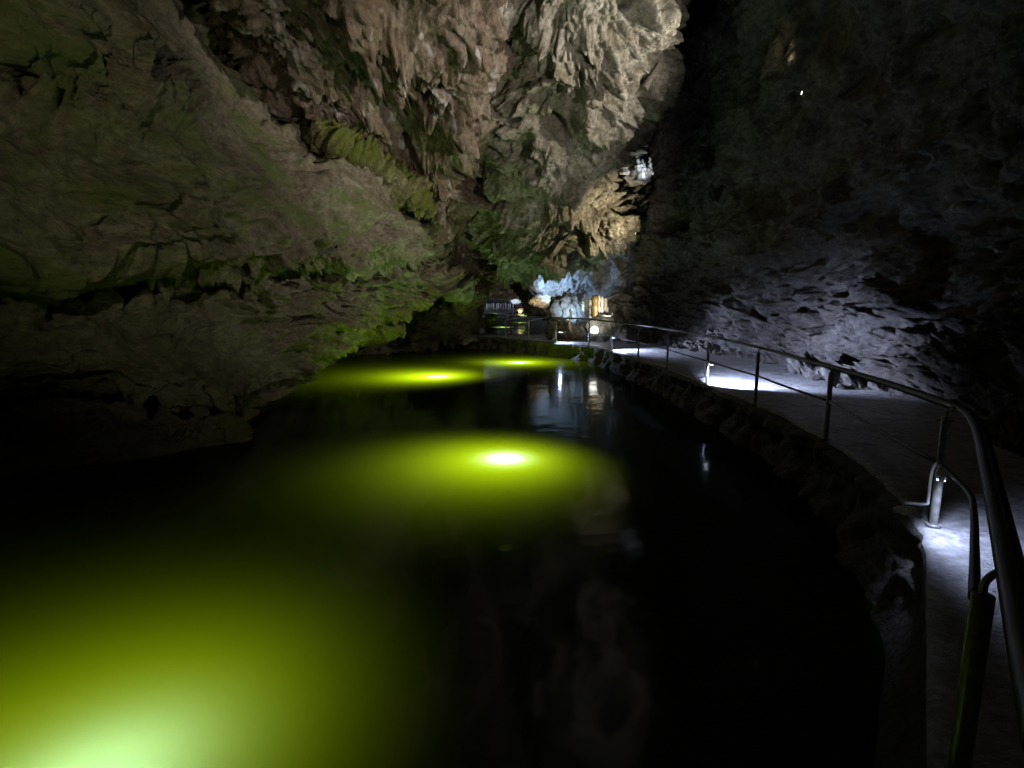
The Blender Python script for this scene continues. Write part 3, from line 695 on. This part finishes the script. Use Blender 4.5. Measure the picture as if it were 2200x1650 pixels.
# striped flowstone
fs = empty('flowstone', at(1280, 690, 25.5)); tag(fs, 'striped cream and ochre flowstone curtain at the far end behind the railing', 'flowstone')
rng = random.Random(5)
for px, top, bot, w, mt in ((1254,646,668,8,'calcite'),(1261,640,680,11,'calcite'),(1269,642,690,9,'white_calcite'),(1278,634,684,15,'ochre'),(1287,634,672,6,'calcite'),(1293,636,672,7,'white_calcite'),(1300,640,668,8,'calcite'),(1305,660,672,7,'white_calcite')):
    Y = 25.4 + .004 * (px - 1278) ** 2 * .3
    n = 14; pts = [at(px + rng.uniform(-.8, .8), top + (bot - top) * i / (n - 1), Y) for i in range(n)]
    rs = [pxm(w, Y) * .5 * (1 + .16 * rng.uniform(-1, 1)) * (0.55 if i in (0, n - 1) else 1) for i in range(n)]
    mesh('column', [tube(pts, rs, 14)], M[mt], fs)
def spike(name, a, b, r, mat, label, cat, group=None, n=9, seed=0):
    a, b = np.asarray(a), np.asarray(b); rg = random.Random(seed)
    L = np.linalg.norm(b - a); pts, rs = [], []
    for i in range(n):
        t = i / (n - 1)
        pts.append(a + (b - a) * t + np.array([rg.uniform(-1, 1), rg.uniform(-1, 1), 0]) * r * .12)
        rs.append(max(.06 * r, r * (1 - t) ** .7 * (1 + .12 * rg.uniform(-1, 1))))
    o = mesh(name, [tube(pts, rs, 12)], mat); tag(o, label, cat, group); return o
st = empty('stalagmite', at(1226, 715, 24.8)); tag(st, 'thin cream stalagmite column left of the striped flowstone', 'stalagmite')
pts = [at(1224 + 2.5 * math.sin(i * .7) + i * .25, 664 + i * 5, 24.8) for i in range(11)]
mesh('column', [tube(pts, [pxm(5.5, 25) * .5 * (1 + .2 * math.sin(i * 1.9)) * (.6 if i == 0 else 1) for i in range(11)], 12)], M['calcite'], st)

# pointed white cluster on the right edge of the hanging rock
cl = empty('rock_cluster', at(1370, 380, 20.4)); tag(cl, 'cluster of white pointed rocks on the dark right edge of the hanging rock', 'rock cluster')
for k, (x0, y0, x1, y1, w) in enumerate(((1342,374,1340,338,20),(1358,350,1355,318,8),(1361,326,1367,312,5),(1372,366,1368,332,17),(1384,372,1380,342,15),(1397,376,1396,338,13),(1376,392,1380,362,26))):
    a, b = at(x0, y0, 20.2 + .1 * (k % 3)), at(x1, y1, 20.2 + .1 * (k % 3))
    c = (a + b) / 2; hh = abs(b[2] - a[2])
    n = 9; rs = []; pts = []
    for q in range(n):
        t = q / (n - 1); pts.append(a + (b - a) * t + np.array([.03 * math.sin(3 * q + k), .02 * math.cos(2 * q), 0])); rs.append(pxm(w, 20) * .5 * max(.08, (1 - t) ** .6 * (1 + .22 * math.sin(q * 2.3 + k))))
    mesh('spike', [tube(pts, rs, 7)], M['white_calcite'], cl, smooth=False)
o = blob('base_rock', at(1372, 378, 20.5), (.42, .35, .28), 871, M['far'], cl, .5, 5)
spike('rock_shard', at(1384, 190, 16.4), at(1421, 130, 16.4), .13, M['pale'], 'white pointed shard leaning out from the right edge of the hanging rock', 'rock', seed=3)
for k, (px, y0, y1, w) in enumerate(((1304,528,566,9),(1318,520,556,7),(1312,524,548,6),(1062,520,560,10),(1330,512,548,8))):
    spike('stalactite', at(px, y0, 21.4), at(px + 1, y1, 21.5), pxm(w, 21.4) * .5, M['pale'], ['slim brown stalactite under the warm lit corner of the hanging rock', 'stalactite below the warm spotlight, nearest the dark gap but one', 'short stalactite between two longer ones under the hanging rock', 'pale stalactite hanging at the left end of the hanging rock', 'rightmost stalactite under the hanging rock beside the dark gap'][k], 'stalactite', 'stalactites under the hanging rock', seed=k)
rng = random.Random(11)
for k in range(13):
    px = 1046 + k * 5.1 + rng.uniform(-1, 1); Y = 54 + rng.uniform(-1, 1); big = rng.uniform(.6, 1.2)
    spike('stalactite', at(px, 652 + rng.uniform(-1, 1), Y), at(px, 658 + 9 * big, Y), pxm(1.6 * big, Y), M['white_calcite'], 'tiny bluish white stalactite in the row at the far end of the cave', 'stalactite', 'row of stalactites at the far end', seed=20 + k)

lens = mesh('lens', [tube([at(1277, 709.5, 22.95), at(1277, 709.5, 22.90)], pxm(17, 23) * .5, 24)], M['lens_white'], [o for o in bpy.data.objects if o.get('label', '').startswith('bright oval')][0])

floodlight('floodlight', at(1317, 674, 24.2), tuple(at(1272, 660, 25.6) - at(1317, 674, 24.2)), 'small white spotlight just right of the striped flowstone', 150, (1.0, 0.93, 0.78), 100, 0.7, 'lens_white', 0.5)

floodlight('floodlight', at(1168, 626, 27.6), tuple(at(1215, 604, 29) - at(1168, 626, 27.6)), 'small blue floodlight above the peach rock shelf, under the far rock wall', 300, (0.36, 0.60, 1.0), 140, 0.6, 'lens_blue', 0.22)
